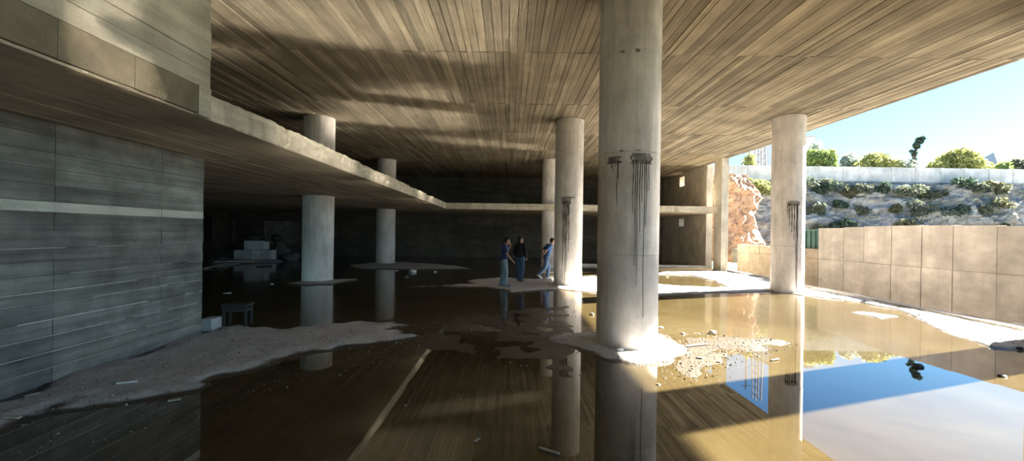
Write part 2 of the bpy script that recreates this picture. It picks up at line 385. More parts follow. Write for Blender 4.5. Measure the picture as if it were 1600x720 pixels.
# ------------------------------------------------------------------ back of the building
BY = 34.0
def wall(name, label, boxes, mat):
    b = MB()
    for q in boxes: b.box(*q)
    o = b.build(name, mat); return tag(o, label, kind='structure')
wb_ = wall('wall_back', 'dark back wall of the lower hall', [(-16.4, 12.3, BY, BY+.35, -.2, CEIL+.1), (-30, -21.7, BY, BY+.35, -.2, CEIL+.1), (-21.7, -16.4, BY, BY+.35, 2.62, CEIL+.1), (-21.7, -16.4, BY, BY+.35, -.2, .85)], M_dark)
for z0 in np.arange(0, 6.2, .62):
    for x0 in np.arange(-12, 12, 4.0):
        if z0 < 3.1 or z0 > 3.6:
            MB().box(x0+.01, x0+3.99, BY-rnd.uniform(.01,.03), BY+.02, z0+.006, z0+.614, min(1, max(0, rnd.gauss(.5, .25)))).build('panel', M_dark, wb_)
# side wall of the back bay, with two small square openings
SX = 11.93
sw = wall('wall_right_bay', 'concrete side wall of the back bay with two small openings', [
    (SX, SX+.38, 26.5, 29.9, 0-.2, MZ0), (SX, SX+.38, 30.75, 34.3, -.2, MZ0), (SX, SX+.38, 29.9, 30.75, -.2, 2.55), (SX, SX+.38, 29.9, 30.75, 3.12, MZ0),
    (SX, SX+.38, 26.5, 29.9, MZ0, CEIL), (SX, SX+.38, 30.75, 34.3, MZ0, CEIL), (SX, SX+.38, 29.9, 30.75, MZ0, 5.35), (SX, SX+.38, 29.9, 30.75, 6.0, CEIL)], M_pier)
pr = wall('pier_wall', 'square concrete pier at the roof edge', [(11.57, 11.95, 23.85, 24.75, -.3, CEIL)], M_pier); pr.name = 'trim_pier'
wall('trim_threshold', 'low concrete sill along the front of the back bay', [(2.9, 11.9, 26.4, 26.75, -.2, .12)], M_kerb)
# left end: lit recess beyond the back wall
wall('wall_recess', 'grey wall of the daylit shaft beyond the opening', [(-19.6, -10.5, 35.0, 35.3, -.5, 6.4)], M_wallL)
wall('wall_recess_dark', 'left part of the shaft wall, its dark colour standing in for dim light', [(-24.2, -19.62, 34.75, 35.3, -.5, 6.4)], M_dark)  # left part of the recess coloured darker in place of weaker daylight
wall('wall_far_left', 'dark side wall at the far left', [(-22.4, -22, 8, 31.2, -.2, CEIL), (-22.4, -22, 32.7, 34.3, -.2, CEIL), (-22.4, -22, 31.2, 32.7, 2.9, CEIL), (-22.4, -22, 31.2, 32.7, -.2, 1.0)], M_dark)
wall('wall_outer_dimmer', 'wall added close behind the far left window to dim its daylight', [(-24.2, -23.9, 28, 35.8, -.5, 5)], M_retfar)  # added to hide the bright sky and keep the window dim

wall('wall_rear_blocker', 'unseen concrete wall added behind the viewer to block sky light', [(-22, 0.5, -13.6, -13.3, -.2, CEIL)], M_wallL)  # unseen, added to keep rear sky light off the left columns
# ------------------------------------------------------------------ columns
def column(x, y, label, d=1.06, stains=(), seed=0, z0=-.3, group='round concrete columns of the hall'):
    r_ = random.Random(seed); root = empty('concrete_column', (x, y, 0)); tag(root, label, 'column', group, 'thing')
    zs = [z0, 1.65+r_.uniform(-.05, .05), 3.3+r_.uniform(-.05, .05), 5.0+r_.uniform(-.05, .05), CEIL-.022]
    for a, b in zip(zs[:-1], zs[1:]):
        R = d/2 + r_.uniform(-.003, .003); n = 48; mb = MB(); prof = [(R-.007, a), (R, a+.006), (R, a+.02), (R, (a+b)/2), (R, b-.02), (R, b-.006), (R-.007, b)]
        vs = [(rr*math.cos(2*PI*k/n), rr*math.sin(2*PI*k/n), z) for rr, z in prof for k in range(n)]
        fs = [(i*n+k, i*n+(k+1)%n, (i+1)*n+(k+1)%n, (i+1)*n+k) for i in range(len(prof)-1) for k in range(n)]
        fs += [tuple(range(n-1, -1, -1)), tuple((len(prof)-1)*n+k for k in range(n))]
        mb.add(vs, fs, min(1, max(0, r_.gauss(.5, .12)))); mb.build('cast_lift', M_col, root, smooth=False)
    def skin(u0, z, wid, z1, wid1, mat, name, steps=14, wob=.01):
        """thin run of dirt lying on the shaft: u = angle in degrees from the side facing the viewer"""
        fx = math.atan2(-y, -x); mb = MB(); vs = []; fs = []; ph = r_.uniform(0, 9)
        for i in range(steps+1):
            t = i/steps; zz_ = z+(z1-z)*t; wd = (wid+(wid1-wid)*t)*(1+(.35*math.sin(ph+t*23) if wid < .1 else .12*math.sin(ph+t*9))); uo = math.radians(u0)+wob*math.sin(ph+t*7)
            for k in (-1, -.33, .33, 1):
                a = fx+uo+k*wd/(d/2)/2; R = d/2+.0085-(.006 if abs(k) == 1 else 0); vs.append((R*math.cos(a), R*math.sin(a), zz_))
        for i in range(steps):
            for k in range(3): fs.append((i*4+k, i*4+k+1, (i+1)*4+k+1, (i+1)*4+k))
        mb.add(vs, fs); mb.build(name, mat, root)
    for s in stains:
        skin(*s[:5], M_tar if s[5] else M_smudge, 'drip_stain' if s[5] else 'stain_patch', wob=s[6] if len(s) > 6 else .012)
    for ch in root.children:
        if ch.name.startswith('cast_lift'):
            ch.data.polygons.foreach_set('use_smooth', [len(q.vertices) == 4 for q in ch.data.polygons])
    return root
rs = random.Random(21)
st = [(24, 3.30, .36, 3.12, .40, 0), (-27, 3.26, .22, 3.14, .26, 0), (2, 3.36, .9, 3.33, .8, 0), (0, 5.02, .8, 4.97, .75, 0)]
for u, L in ((8, .9), (12.5, 1.75), (16, 2.1), (20.5, 1.2), (24, .7), (29, 2.6), (33, 1.1), (38, .5), (-33, .12), (-29, .2), (-24, .1), (-20, .75), (-18, .3)):
    st.append((u, 3.18, .013, 3.18-L, .004, 1))
column(2.09, 7.73, 'massive round concrete column nearest the viewer, its foot half in sunlight', 1.06, st, 1)
st = [(-10, 3.3, .42, 3.0, .3, 0), (6, 3.3, .5, 3.25, .4, 0)] + [(u, 3.15, .035, 3.15-L, .012, 1) for u, L in ((-22, 2.9), (-17, 1.6), (-12, 2.95), (-7, 2.6), (-3, 1.2), (2, 1.9))]
column(2.2, 16.45, 'round concrete column directly beside the three walking men', 1.06, st, 2)
st = [(20, 3.2, .36, 3.02, .42, 0)] + [(u, 3.1, .035, 3.1-L, .012, 1) for u, L in ((6, .8), (14, 1.0), (22, 1.3), (30, 2.9), (34, 3.05), (0, .4))]
column(9.91, 15.55, 'round concrete column at the sunlit roof edge by the retaining wall', 1.04, st, 3)
column(-7.32, 16.6, 'round concrete column passing through the mezzanine, near the dark frame', 1.12, (), 4)
column(-7.45, 26.1, 'round concrete column passing through the mezzanine, deepest on the dark side', 1.1, (), 5)
column(2.35, 25.3, 'round concrete column at the back, where the cross slab edge meets it', 1.06, (), 6)
column(10.2, 7.9, 'round concrete column just outside the right of the view', 1.06, (), 8)

# ------------------------------------------------------------------ kerb, trench and retaining walls
kb = empty('kerb'); tag(kb, 'pale concrete kerb along the open edge of the floor', kind='structure'); kb.name = 'trim_kerb'
yq = -6.0
while yq < 23.8:
    y2 = min(yq+1.6, 23.8); a, b_ = float(kerb_x(yq)), float(kerb_x(y2)); h0 = .10+rnd.uniform(-.012, .012); h1 = .1+rnd.uniform(-.012, .012); g = .006
    mb = MB(); mb.add([(a-.02, yq+g, -.8), (a+.2, yq+g, -.8), (b_+.2, y2-g, -.8), (b_-.02, y2-g, -.8), (a-.02, yq+g, h0), (a+.2, yq+g, h0), (b_+.2, y2-g, h1), (b_-.02, y2-g, h1)],
        [(3,2,1,0),(4,5,6,7),(0,1,5,4),(1,2,6,5),(2,3,7,6),(3,0,4,7)], rnd.random()); mb.build('kerb_stone', M_kerb, kb); yq = y2
RX = 14.6
rw = empty('wall_right'); tag(rw, 'beige concrete retaining wall cast in tall panels beyond the kerb', kind='structure')
yq = 2.0
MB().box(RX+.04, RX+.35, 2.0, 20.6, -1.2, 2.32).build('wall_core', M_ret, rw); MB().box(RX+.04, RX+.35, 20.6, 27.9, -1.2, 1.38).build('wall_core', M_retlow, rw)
while yq < 27.8:
    y2 = yq+1.2*rnd.uniform(.9, 1.1)
    if abs(y2-20.6) < .7: y2 = 20.6
    if y2 > 27.2: y2 = 27.9
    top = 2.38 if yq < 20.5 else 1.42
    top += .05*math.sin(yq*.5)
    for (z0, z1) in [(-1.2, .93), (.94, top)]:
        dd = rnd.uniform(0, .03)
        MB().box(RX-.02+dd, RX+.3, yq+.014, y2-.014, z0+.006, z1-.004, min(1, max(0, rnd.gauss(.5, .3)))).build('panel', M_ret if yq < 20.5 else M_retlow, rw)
    yq = y2
# rough bank of earth and rock behind, far wall on top
def rockmat(name, c0, c1, c2, gscale=.9):
    m, nt, p = newmat(name); N = NT(nt); pos = N.pos()
    a = N.noise(N.scale(pos, (1,1,2.2)), gscale, 7, .65, .8); b = N.noise(pos, 3.5, 5, .7)
    col = N.mix(N.ramp(a, [(.35, 0.0), (.62, 1.0)]), c0, c1)
    col = N.mix(N.ramp(b, [(.5, 0.0), (.66, 1.0)]), col, c2)
    N.l(col, p.inputs['Base Color']); p.inputs['Roughness'].default_value = .95
    N.bump(N.math('ADD', a, b), .8, .15, p); return m
M_cliff = rockmat('grey_rock_bank', (.15,.15,.13), (.46,.44,.41), (.12,.135,.1), .5)
M_spur = rockmat('orange_rock', (.30,.16,.09), (.40,.28,.20), (.2,.12,.08), 1.0)
FY = 40.0
def grid_obj(name, fn, nu, nv, mat, label, cat=None, kind=None, smooth=False):
    mb = MB(); vs = [fn(i/(nu-1), j/(nv-1)) for j in range(nv) for i in range(nu)]
    fs = [(j*nu+i, j*nu+i+1, (j+1)*nu+i+1, (j+1)*nu+i) for j in range(nv-1) for i in range(nu-1)]
    mb.add(vs, fs); o = mb.build(name, mat, smooth=smooth); return tag(o, label, cat, kind=kind)
def cliff(u, v):
    X = 12.6 + 60*u; z = 0.6 + 6.5*v
    n = float(fbm(np.array(X*.35), np.array(z*.7), 5))-.5; n2 = float(fbm(np.array(X*1.3+9), np.array(z*2.4), 4))-.5
    ledge = .9*math.floor(v*4+n*1.2)/4
    Y = 36.4 + 2.6*v**1.3 + ledge*.8 - n*2.6 - n2*.9
    return (X, min(Y, FY-.2) if v < .97 else FY-.15, z + (n*.5 if v < .95 else 0))
grid_obj('rock_bank', cliff, 220, 40, M_cliff, 'grey layered rock bank below the far boundary wall', 'rock bank', kind=None)
hb = MB(); hb.box(RX+.2, 75, 2, 38, .2, 1.15); g_ = hb.build('ground_backfill', M_cliff); tag(g_, 'rough earth fill behind the retaining wall', kind='structure')
hb = MB(); hb.box(10, 90, FY+.3, 80, 5.5, 7.6); g_ = hb.build('ground_terrace', M_cliff); tag(g_, 'high ground behind the far boundary wall', kind='structure')
fw = empty('wall_far'); tag(fw, 'pale boundary wall of wide concrete panels above the rock bank', kind='structure')
MB().box(11, 72, FY+.06, FY+.3, 6.2, 8.42).build('wall_core', M_retfar, fw)
x = 11.0
while x < 70:
    x2 = x+2.2*rnd.uniform(.95, 1.05)
    MB().box(x+.02, x2-.02, FY+rnd.uniform(-.01, .03), FY+.25, 6.3, 8.46, min(1, max(0, rnd.gauss(.5, .25)))).build('panel', M_retfar, fw)
    MB().box(x2-.14, x2+.14, FY-.06, FY+.2, 6.3, 8.48, .3).build('pilaster', M_retfar, fw)
    x = x2
# orange rock spur
def spur(u, v):
    a = u*2*PI; z = .2 + v*6.1
    prof = 1.0 - .18*v - .35*max(0, v-.7)**1.5*3
    n = float(fbm(np.array(u*9.0 % 9), np.array(z*.8), 5))-.5; n2 = float(fbm(np.array((u*26) % 26), np.array(z*2.2+5), 4))-.5
    st_ = .35*(math.floor(v*5+n)/5 - v)
    r_ = prof + n*.45 + n2*.28 + st_
    if v > .999: r_ = 0.02
    return (15.2 + 2.3*r_*math.cos(a)*(1+.12*math.sin(z*1.7)), 31.0 + 2.2*r_*math.sin(a), z + n*.5*(v < .95))
sp = grid_obj('rock_spur', spur, 110, 46, M_spur, 'orange broken rock spur standing behind the concrete pier', 'rock'); recalc(sp)

# ------------------------------------------------------------------ plants on the terrace and the bank
def leafmat(name, c0, c1):
    m, nt, p = newmat(name); N = NT(nt); pos = N.pos()
    t = N.attr('tint'); N.l(N.mix(t, c0, c1), p.inputs['Base Color']); p.inputs['Roughness'].default_value = .6
    tr = N.n('ShaderNodeBsdfTranslucent'); N.l(N.mix(t, c0, c1), tr.inputs[0]); ms = N.n('ShaderNodeMixShader'); ms.inputs[0].default_value = .35
    N.l(p.outputs[0], ms.inputs[1]); N.l(tr.outputs[0], ms.inputs[2]); N.l(ms.outputs[0], [q for q in nt.nodes if q.type == 'OUTPUT_MATERIAL'][0].inputs[0]); return m
M_leaf = [leafmat('leaf_green', (.12,.19,.06), (.27,.34,.11)), leafmat('leaf_yellow', (.22,.25,.08), (.40,.40,.15)), leafmat('leaf_grey', (.07,.09,.065), (.16,.18,.12)), leafmat('leaf_dark', (.035,.065,.05), (.08,.12,.075)), leafmat('leaf_pale', (.26,.31,.25), (.42,.47,.38)), leafmat('leaf_olive', (.08,.09,.05), (.17,.17,.09))]
M_bark = plain('bark', (.16,.12,.09), .9)
def foliage(root, blobs, n, leaf, mat, r_):
    mb = MB()
    tot = sum(b[3]*b[4]*b[5] for b in blobs)**.9
    for (cx, cy, cz, rx, ry, rz) in blobs:
        k = max(30, int(n*(rx*ry*rz)/sum(b[3]*b[4]*b[5] for b in blobs)))
        for i in range(k):
            d = Vector((r_.gauss(0,1), r_.gauss(0,1), r_.gauss(0,1))).normalized()*r_.uniform(.45, 1.02)**.6
            c = Vector((cx+d.x*rx, cy+d.y*ry, cz+d.z*rz)); s_ = leaf*r_.uniform(.6, 1.4)
            a = Vector((r_.gauss(0,1), r_.gauss(0,1), r_.gauss(0,1))).normalized(); b = a.cross(Vector((r_.gauss(0,1), r_.gauss(0,1), r_.gauss(0,1)))).normalized()
            mb.add([c-a*s_, c-b*s_*.45, c+a*s_, c+b*s_*.45], [(0,1,2,3)], r_.random())
    return mb.build('foliage', mat, root)
def shrub(name, label, cat, loc, blobs, n, leaf, mat, group=None, stems=3, trunk=.05, seed=1):
    r_ = random.Random(seed); root = empty(name, loc); tag(root, label, cat, group)
    foliage(root, blobs, n, leaf, mat, r_)
    mb = MB()
    for i in range(stems):
        b = blobs[i % len(blobs)]; mb.tube([(0,0,-.15), (b[0]*.4+r_.uniform(-.1,.1), b[1]*.4, b[2]*.5), (b[0], b[1], b[2]+b[5]*.3)], [trunk, trunk*.7, trunk*.3], 6)
    mb.build('stem', M_bark, root); return root
TY = 44.0; TZ = 7.6
def terr(px, py_top, Y): X, Z = at_y(px, py_top, Y); return X, Z
def bush_at(px, top, wpx, Y, name, label, mat, n=1400, leaf=.22, seed=1, cat='bush', boxy=False, group='bushes and trees on the high ground'):
    X, Z = at_y(px, top, Y); W = wpx/FPX*Y/2; H_ = Z-TZ; r_ = random.Random(seed)
    if boxy: bl = [(i*W*.5, 0, H_*.25+j*H_*.38, W*.42, W*.5, H_*.3) for i in (-1, 0, 1) for j in (0, 1)]
    else: bl = [(r_.uniform(-.65,.65)*W, r_.uniform(-.4,.4)*W, H_*r_.uniform(.3,.6), W*.45, W*.45, H_*.38) for _ in range(5)] + [(0, 0, H_*.62, W*.5, W*.5, H_*.36)]
    return shrub(name, label, cat, (X, Y, TZ), bl, n, leaf, mat, group, 4, .06, seed)
bush_at(1283, 229, 54, 43.5, 'clipped_bush', 'boxy bright green bush just right of the sunlit column', M_leaf[0], 2600, .22, 11, boxy=True)
bush_at(1277, 214, 44, 52, 'pale_tree', 'pale hazy treetop rising behind the boxy green bush', M_leaf[4], 1200, .25, 12, 'tree')
bush_at(1330, 236, 44, 46.5, 'flowering_bush', 'low light green bush right of the boxy bush', M_leaf[4], 1400, .2, 13)
bush_at(1372, 236, 62, 44.5, 'yellow_bush', 'yellow-green bush left of the tall leaning tree', M_leaf[1], 2200, .2, 14)
bush_at(1408, 246, 34, 44, 'low_bush', 'small thin bush at the foot of the leaning tree', M_leaf[4], 600, .18, 15)
bush_at(1458, 250, 36, 44, 'low_bush', 'low yellowish bush right of the leaning tree trunk', M_leaf[1], 800, .18, 16)
bush_at(1502, 229, 86, 44.5, 'round_bush', 'largest round yellow-green bush on the high ground', M_leaf[1], 3200, .22, 17)
bush_at(1475, 236, 40, 50, 'grey_bush', 'grey-green bush tucked against the left of the largest bush', M_leaf[4], 1000, .2, 18)
bush_at(1568, 251, 44, 44.2, 'low_bush', 'low green bush in front of the pale house', M_leaf[0], 900, .2, 19)
bush_at(1595, 247, 44, 47, 'dark_bush', 'dark green bush at the right end of the boundary wall', M_leaf[2], 1300, .22, 20)
bush_at(1171, 238, 26, 43.5, 'yellow_bush', 'small yellow-green bush seen between the pier and the roof-edge column', M_leaf[1], 800, .18, 21)
# tall leaning tree
X, Z = at_y(1428, 262, 44); r_ = random.Random(4); lt = empty('leaning_tree', (X, 44, Z-.25)); tag(lt, 'tall thin leaning tree with a sparse tufted top', 'tree', 'bushes and trees on the high ground')
foliage(lt, [(.55, 0, 3.0, .35, .3, .35), (.25, 0, 2.5, .3, .3, .4), (.85, 0, 3.25, .3, .25, .2), (.05, 0, 1.7, .25, .25, .35), (0, 0, .7, .3, .3, .6), (-.3, 0, 1.9, .2, .2, .15)], 900, .15, M_leaf[3], r_)
MB().tube([(0,0,-1.7), (.0,0,1.2), (.15,0,2.0), (.5,0,2.8), (.85,0,3.3)], [.2,.17,.14,.1,.05], 7).build('trunk', M_bark, lt)
MB().tube([(.05,0,1.5), (-.25,0,1.85), (-.4,.1,1.95)], [.05,.03,.015], 6).build('branch', M_bark, lt)
# shrubs on the rock bank
r_ = random.Random(33)
ORD = ['first', 'second', 'third', 'fourth', 'fifth', 'sixth', 'seventh', 'eighth', 'ninth', 'tenth', 'eleventh', 'twelfth']
k = 0
for row, (nm, vv, cnt, off) in enumerate((('top', .88, 12, 0), ('middle', .62, 8, 14), ('lowest', .3, 8, 6))):
    for i in range(cnt):
        px = 1264 + off + i*(340/cnt) + r_.uniform(-7, 7); u = ((px-VPX)/FPX*37.5-12.6)/60; v = vv + r_.uniform(-.05, .05)
        q = cliff(u, v); sz = r_.uniform(.6, 1.15)
        bl = [(r_.uniform(-.8,.8)*sz, -.15, r_.uniform(-.3,.4)*sz, sz*.7, sz*.4, sz*.42) for _ in range(4)]
        shrub('bank_shrub', ORD[i] + ' shrub from the left along the ' + nm + ' ledge of the rock bank', 'shrub', (q[0], q[1]-.25, q[2]), bl, 420, .15, M_leaf[[2,3,2,5][k % 4]], 'shrubs clinging to the grey rock bank', 2, .03, k); k += 1
for i in range(9):
    px = 1145+i*8; Xb = (px-VPX)/FPX*37.5; u = (Xb-12.6)/60; q = cliff(u, r_.uniform(.78, .93)); sz = r_.uniform(.5, .8)
    bl = [(r_.uniform(-.5,.5)*sz, -.2, r_.uniform(0,.4)*sz, sz*.7, sz*.4, sz*.4) for _ in range(3)]
    shrub('dry_shrub', ORD[i] + ' dry yellowish shrub from the left above the orange rock', 'shrub', (q[0], q[1]-.2, q[2]), bl, 300, .15, M_leaf[1], 'dry shrubs above the orange rock', 2, .03, i+60)
# houses and the lattice mast far behind
M_house = plain('house_render', (.74,.72,.70), .9, (.66,.64,.62), 2); M_roofh = plain('house_roof', (.62,.6,.58), .9); M_steel = plain('painted_steel', (.30,.24,.22), .6, metal=.2); M_win = plain('window_dark', (.12,.14,.17), .3)
X, Z = at_y(1563, 236, 72); hs = empty('pale_house', (X, 72, TZ-.2)); tag(hs, 'pale house with a low grey hipped roof on the high ground', 'house')
wv_, zt = 3.6, Z-TZ
MB().box(-wv_, wv_, -3, 3, 0, zt*.68).build('wall', M_house, hs)
MB().add([(-wv_-.3,-3.3,zt*.68),(wv_+.3,-3.3,zt*.68),(wv_+.3,3.3,zt*.68),(-wv_-.3,3.3,zt*.68),(-wv_*.3,0,zt),(wv_*.5,0,zt)], [(3,2,1,0),(0,1,5,4),(1,2,5),(2,3,4,5),(3,0,4)]).build('roof', M_roofh, hs)
for k in (-2.2, .2, 2.3): MB().box(k-.5, k+.5, -3.06, -2.9, zt*.3, zt*.52).build('window', M_win, hs)
X, Z = at_y(1203, 222, 62); hs = empty('white_building', (X+1.6, 62, TZ-.2)); tag(hs, 'white flat-roofed building glimpsed left of the roof-edge column', 'building')
MB().box(-2.6, 2.6, -3, 3, 0, 8).build('wall', M_house, hs); MB().box(-2.8, 2.8, -3.2, 3.2, 8, 8.3).build('roof', M_roofh, hs)
for k in (-1.4, 1.2): MB().box(k-.5, k+.5, -3.06, -2.9, 4.2, 5.4).build('window', M_win, hs)
ma = empty('lattice_mast', (28.6, 50, TZ)); tag(ma, 'slender steel lattice mast beyond the boundary wall', 'mast')
for sx in (-.45, .45):
    for sy in (-.45, .45): MB().tube([(sx, sy, -.2), (sx*.7, sy*.7, 9.2)], .06, 6).build('leg', M_steel, ma)
for k in range(11):
    z = k*.82+.3; q = .45*(1-.3*z/9.2)
    for sy in (-1, 1): MB().tube([(-q, sy*q, z), (q, sy*q, z+.7)], .03, 5).build('brace', M_steel, ma)
    MB().tube([(-q, -q, z), (q, -q, z)], .03, 5).build('rung', M_steel, ma)
po = empty('steel_pole', (27.3, 50, TZ)); tag(po, 'plain dark pole standing left of the lattice mast', 'pole')
MB().tube([(0,0,-.2), (0,0,8.0)], [.09, .06], 8).build('shaft', M_steel, po); MB().tube([(-.5,0,7.6), (.5,0,7.6)], .04, 6).build('crossarm', M_steel, po)
# dark green container on the step of the retaining wall
M_green = plain('dark_green_sheet', (.03,.09,.08), .6, (.05,.13,.11), 3)
gt = empty('green_container', (15.75, 21.6, 1.15)); tag(gt, 'dark green box standing behind the step in the retaining wall', 'container')
MB().box(-.62, .62, -.8, .8, 0, 1.12).build('body', M_green, gt); MB().box(-.68, .68, -.86, .86, 1.12, 1.2).build('lid', M_green, gt)
for k in range(5): MB().box(-.66, -.62, -.75+k*.34, -.65+k*.34, .05, 1.1).build('rib', M_green, gt)

# ------------------------------------------------------------------ loose things on the floor
M_stone = plain('grey_stone', (.36,.32,.27), .95, (.22,.19,.15), 9, .5); M_white = plain('white_scrap', (.8,.8,.78), .7, (.65,.65,.62)); M_wood = plain('weathered_wood', (.46,.40,.32), .9, (.3,.25,.19), 12, .4)
M_darkwood = plain('dark_wood', (.06,.055,.05), .8); M_block = concrete('aerated_block', (.5,.5,.5), (.62,.62,.62), (1,1,1), 4, .2, .15, (.3,.3,.3), (1,1,1), .2)
M_sack = plain('black_plastic', (.03,.03,.032), .5, (.05,.05,.05), 5, .5); M_grey = plain('grey_rubble_sack', (.16,.155,.15), .9, (.1,.1,.1), 5, .5)
def rock_mesh(mb, c, r, sq, r_, n=1):
    t = bmesh.new(); bmesh.ops.create_icosphere(t, subdivisions=n, radius=1.0)
    ph = r_.uniform(0, 99); vs = []
    for v in t.verts:
        k = 1 + .35*(float(vnoise(v.co.x*1.7+ph, v.co.y*1.7+v.co.z*2.1))-.5)*2*.6
        vs.append((c[0]+v.co.x*r*k, c[1]+v.co.y*r*k*r_.uniform(.8, .95), c[2]+v.co.z*r*sq*k))
    mb.add(vs, [tuple(v.index for v in f.verts) for f in t.faces], r_.random()); t.free()
r_ = random.Random(8)
def stone(px, py, wpx, label, mat=None, sq=.6, name='stone', cat='stone', group='loose stones on the floor', sub=2):
    X, Y = at(px, py); R = wpx/FPX*Y/2; z = max(gz(X, Y), -.01); mb = MB(); rock_mesh(mb, (0, 0, 0), R, sq, r_, sub)
    o = mb.build(name, mat or M_stone); o.location = (X, Y, z+R*sq*.55); tag(o, label, cat, group); return o
stone(1113, 521, 13, 'largest brown stone in the sunlit pool right of the nearest column')
stone(1067, 522, 8, 'small stone between the nearest column and the largest brown stone')
stone(1093, 560, 10, 'flat stone in the gravel in front of the nearest column', sq=.4)
stone(1029, 601, 7, 'small dark stone at the tip of the sunlit gravel by the shadow edge')
stone(968, 551, 14, 'pale stone lying against the foot of the nearest column', M_white, .5)
stone(1435, 573, 15, 'dark lump breaking the water under the leaning tree reflection', M_sack, .55)
stone(1565, 588, 12, 'small dark lump in the bright water at the right', M_sack, .5)
stone(1033, 512, 9, 'half-sunk stone beside the right of the nearest column', sq=.4)
stone(1593, 546, 9, 'dark stone on the pale shore by the right edge', M_sack, .4)
stone(925, 492, 8, 'dark stone just left of the nearest column')
stone(645, 425, 11, 'largest crumpled white scrap floating in the dark pool', M_white, .6, 'foam_scrap', 'litter', 'white scraps in the dark pool')
stone(680, 425, 5, 'tiny white scrap right of the largest white scrap', M_white, .6, 'foam_scrap', 'litter', 'white scraps in the dark pool')
stone(635, 433, 7, 'small dull scrap in front of the largest white scrap', M_grey, .5, 'foam_scrap', 'litter', 'white scraps in the dark pool')
stone(620, 423, 6, 'flat white scrap beside the deepest column', M_white, .25, 'foam_scrap', 'litter', 'white scraps in the dark pool')
stone(355, 458, 12, 'flat white scrap in the dark water beyond the left wall', M_white, .2, 'foam_scrap', 'litter', 'white scraps in the dark pool')
stone(425, 444, 6, 'white crumb left of the column near the dark frame', M_white, .4, 'foam_scrap', 'litter', 'white scraps in the dark pool')
stone(634, 633, 5, 'white crumb in the brown water near the viewer', M_white, .5, 'foam_scrap', 'litter', 'white scraps in the dark pool')
stone(1042, 433, 6, 'yellow scrap in the shallow pool behind the nearest column', plain('yellow_scrap', (.8,.7,.2)), .4, 'foam_scrap', 'litter', 'white scraps in the dark pool')
def stick(x0, y0, x1, y1, wpx, label, mat, name='stick', cat='stick', h=.02, group='sticks and board scraps on the floor'):
    a, b = at(x0, y0), at(x1, y1); mx, my = (a[0]+b[0])/2, (a[1]+b[1])/2; L = math.hypot(b[0]-a[0], b[1]-a[1]); wd = wpx/FPX*my*1.0
    za, zb = max(gz(*a), 0), max(gz(*b), 0)
    o = MB().obox((0, 0, 0), (L, wd, h)).build(name, mat); o.location = (mx, my, (za+zb)/2+h*.5+.004); o.rotation_euler = (0, -math.atan2(zb-za, L), math.atan2(b[1]-a[1], b[0]-a[0])); tag(o, label, cat, group)
    bv = o.modifiers.new('bevel', 'BEVEL'); bv.width = min(.004, h*.3); return o
stick(181, 609, 215, 604, 3, 'thin white stick on the grey dust by the left wall', M_white)
stick(1072, 542, 1104, 539, 5, 'reddish board scrap on the gravel behind the flat stone', M_wood, 'board_scrap', 'board')
stick(842, 701, 874, 711, 3, 'thin brown twig in the water at the front centre', M_wood)
stick(742, 691, 749, 685, 5, 'curled leaf floating in front of the viewer', M_wood, 'leaf', 'leaf', .006)
stick(38, 625, 62, 621, 6, 'flat pale board scrap lying along the left wall foot', M_wood, 'board_scrap', 'board')
stick(5, 660, 33, 657, 8, 'flat pale scrap on the shore at the lower left corner', M_wood, 'board_scrap', 'board')
stick(262, 628, 282, 625, 6, 'small flat scrap on the edge of the grey shore', M_wood, 'board_scrap', 'board')
stick(1205, 564, 1217, 562, 3, 'short pale stick by the reflection of the roof-edge column', M_wood)
stick(335, 413, 398, 411, 3, 'long plank on the ground in front of the stacked blocks', M_wood, 'plank', 'board', .06)
stick(318, 420, 352, 415, 4, 'plank lying by the end of the left wall', M_wood, 'plank', 'board', .05)
stick(400, 417, 425, 416, 4, 'plank half in water below the stacked blocks', M_darkwood, 'plank', 'board', .05)
# pebbles too many to count
mb = MB(); r_ = random.Random(15)
def scatter(poly, n, r0, r1, shore=False):
    P = np.array([at(*p) for p in poly]); x0, y0 = P.min(0); x1, y1 = P.max(0); R_ = np.random.RandomState(n)
    XS, YS = R_.uniform(x0, x1, n*4), R_.uniform(y0, y1, n*4); ok = sdist(P, XS, YS) > 0; XS, YS = XS[ok][:n], YS[ok][:n]; ZS = ground_z(XS, YS)
    for X, Y, z in zip(XS.tolist(), YS.tolist(), ZS.tolist()):
        R = r_.uniform(r0, r1)*r_.choice([.4, .5, .6, .8, 1.1])
        if z < -.03 and shore is False: continue
        z = max(z, -.002)
        a = r_.uniform(0, 6.28); c_, s_ = math.cos(a), math.sin(a)
        oc = [(1,0,0),(0,1,0),(-1,0,0),(0,-1,0),(0,0,.7),(0,0,-.7)]
        vs = [(X+(p[0]*c_-p[1]*s_*.7)*R*r_.uniform(.7,1.2), Y+(p[0]*s_+p[1]*c_*.7)*R*r_.uniform(.7,1.2), z+R*.3+p[2]*R) for p in oc]
        mb.add(vs, [(0,1,4),(1,2,4),(2,3,4),(3,0,4),(1,0,5),(2,1,5),(3,2,5),(0,3,5)], r_.random())
scatter([(0,632),(318,520),(655,505),(640,533),(430,570),(255,622),(0,673)], 900, .008, .02)
scatter([(1030,520),(1160,520),(1260,535),(1185,565),(1110,604),(1030,598)], 700, .01, .024)
scatter([(560,556),(690,496),(900,474),(925,590),(850,590),(690,560)], 600, .008, .02)
scatter([(0,676),(255,626),(430,574),(600,546),(640,560),(480,600),(200,690),(0,715)], 260, .006, .012, True)
scatter([(500,560),(700,520),(930,560),(930,640),(700,640),(520,620)], 90, .006, .014, True)
scatter([(1030,520),(1250,535),(1180,570),(1110,610),(1030,600)], 900, .006, .012, True)
scatter([(845,524),(1080,540),(1000,575),(900,545)], 200, .008, .018)
scatter([(730,438),(930,432),(930,457),(800,459)], 160, .012, .03)
scatter([(1260,449),(1600,520),(1600,548),(1470,512),(1280,464)], 300, .012, .03)
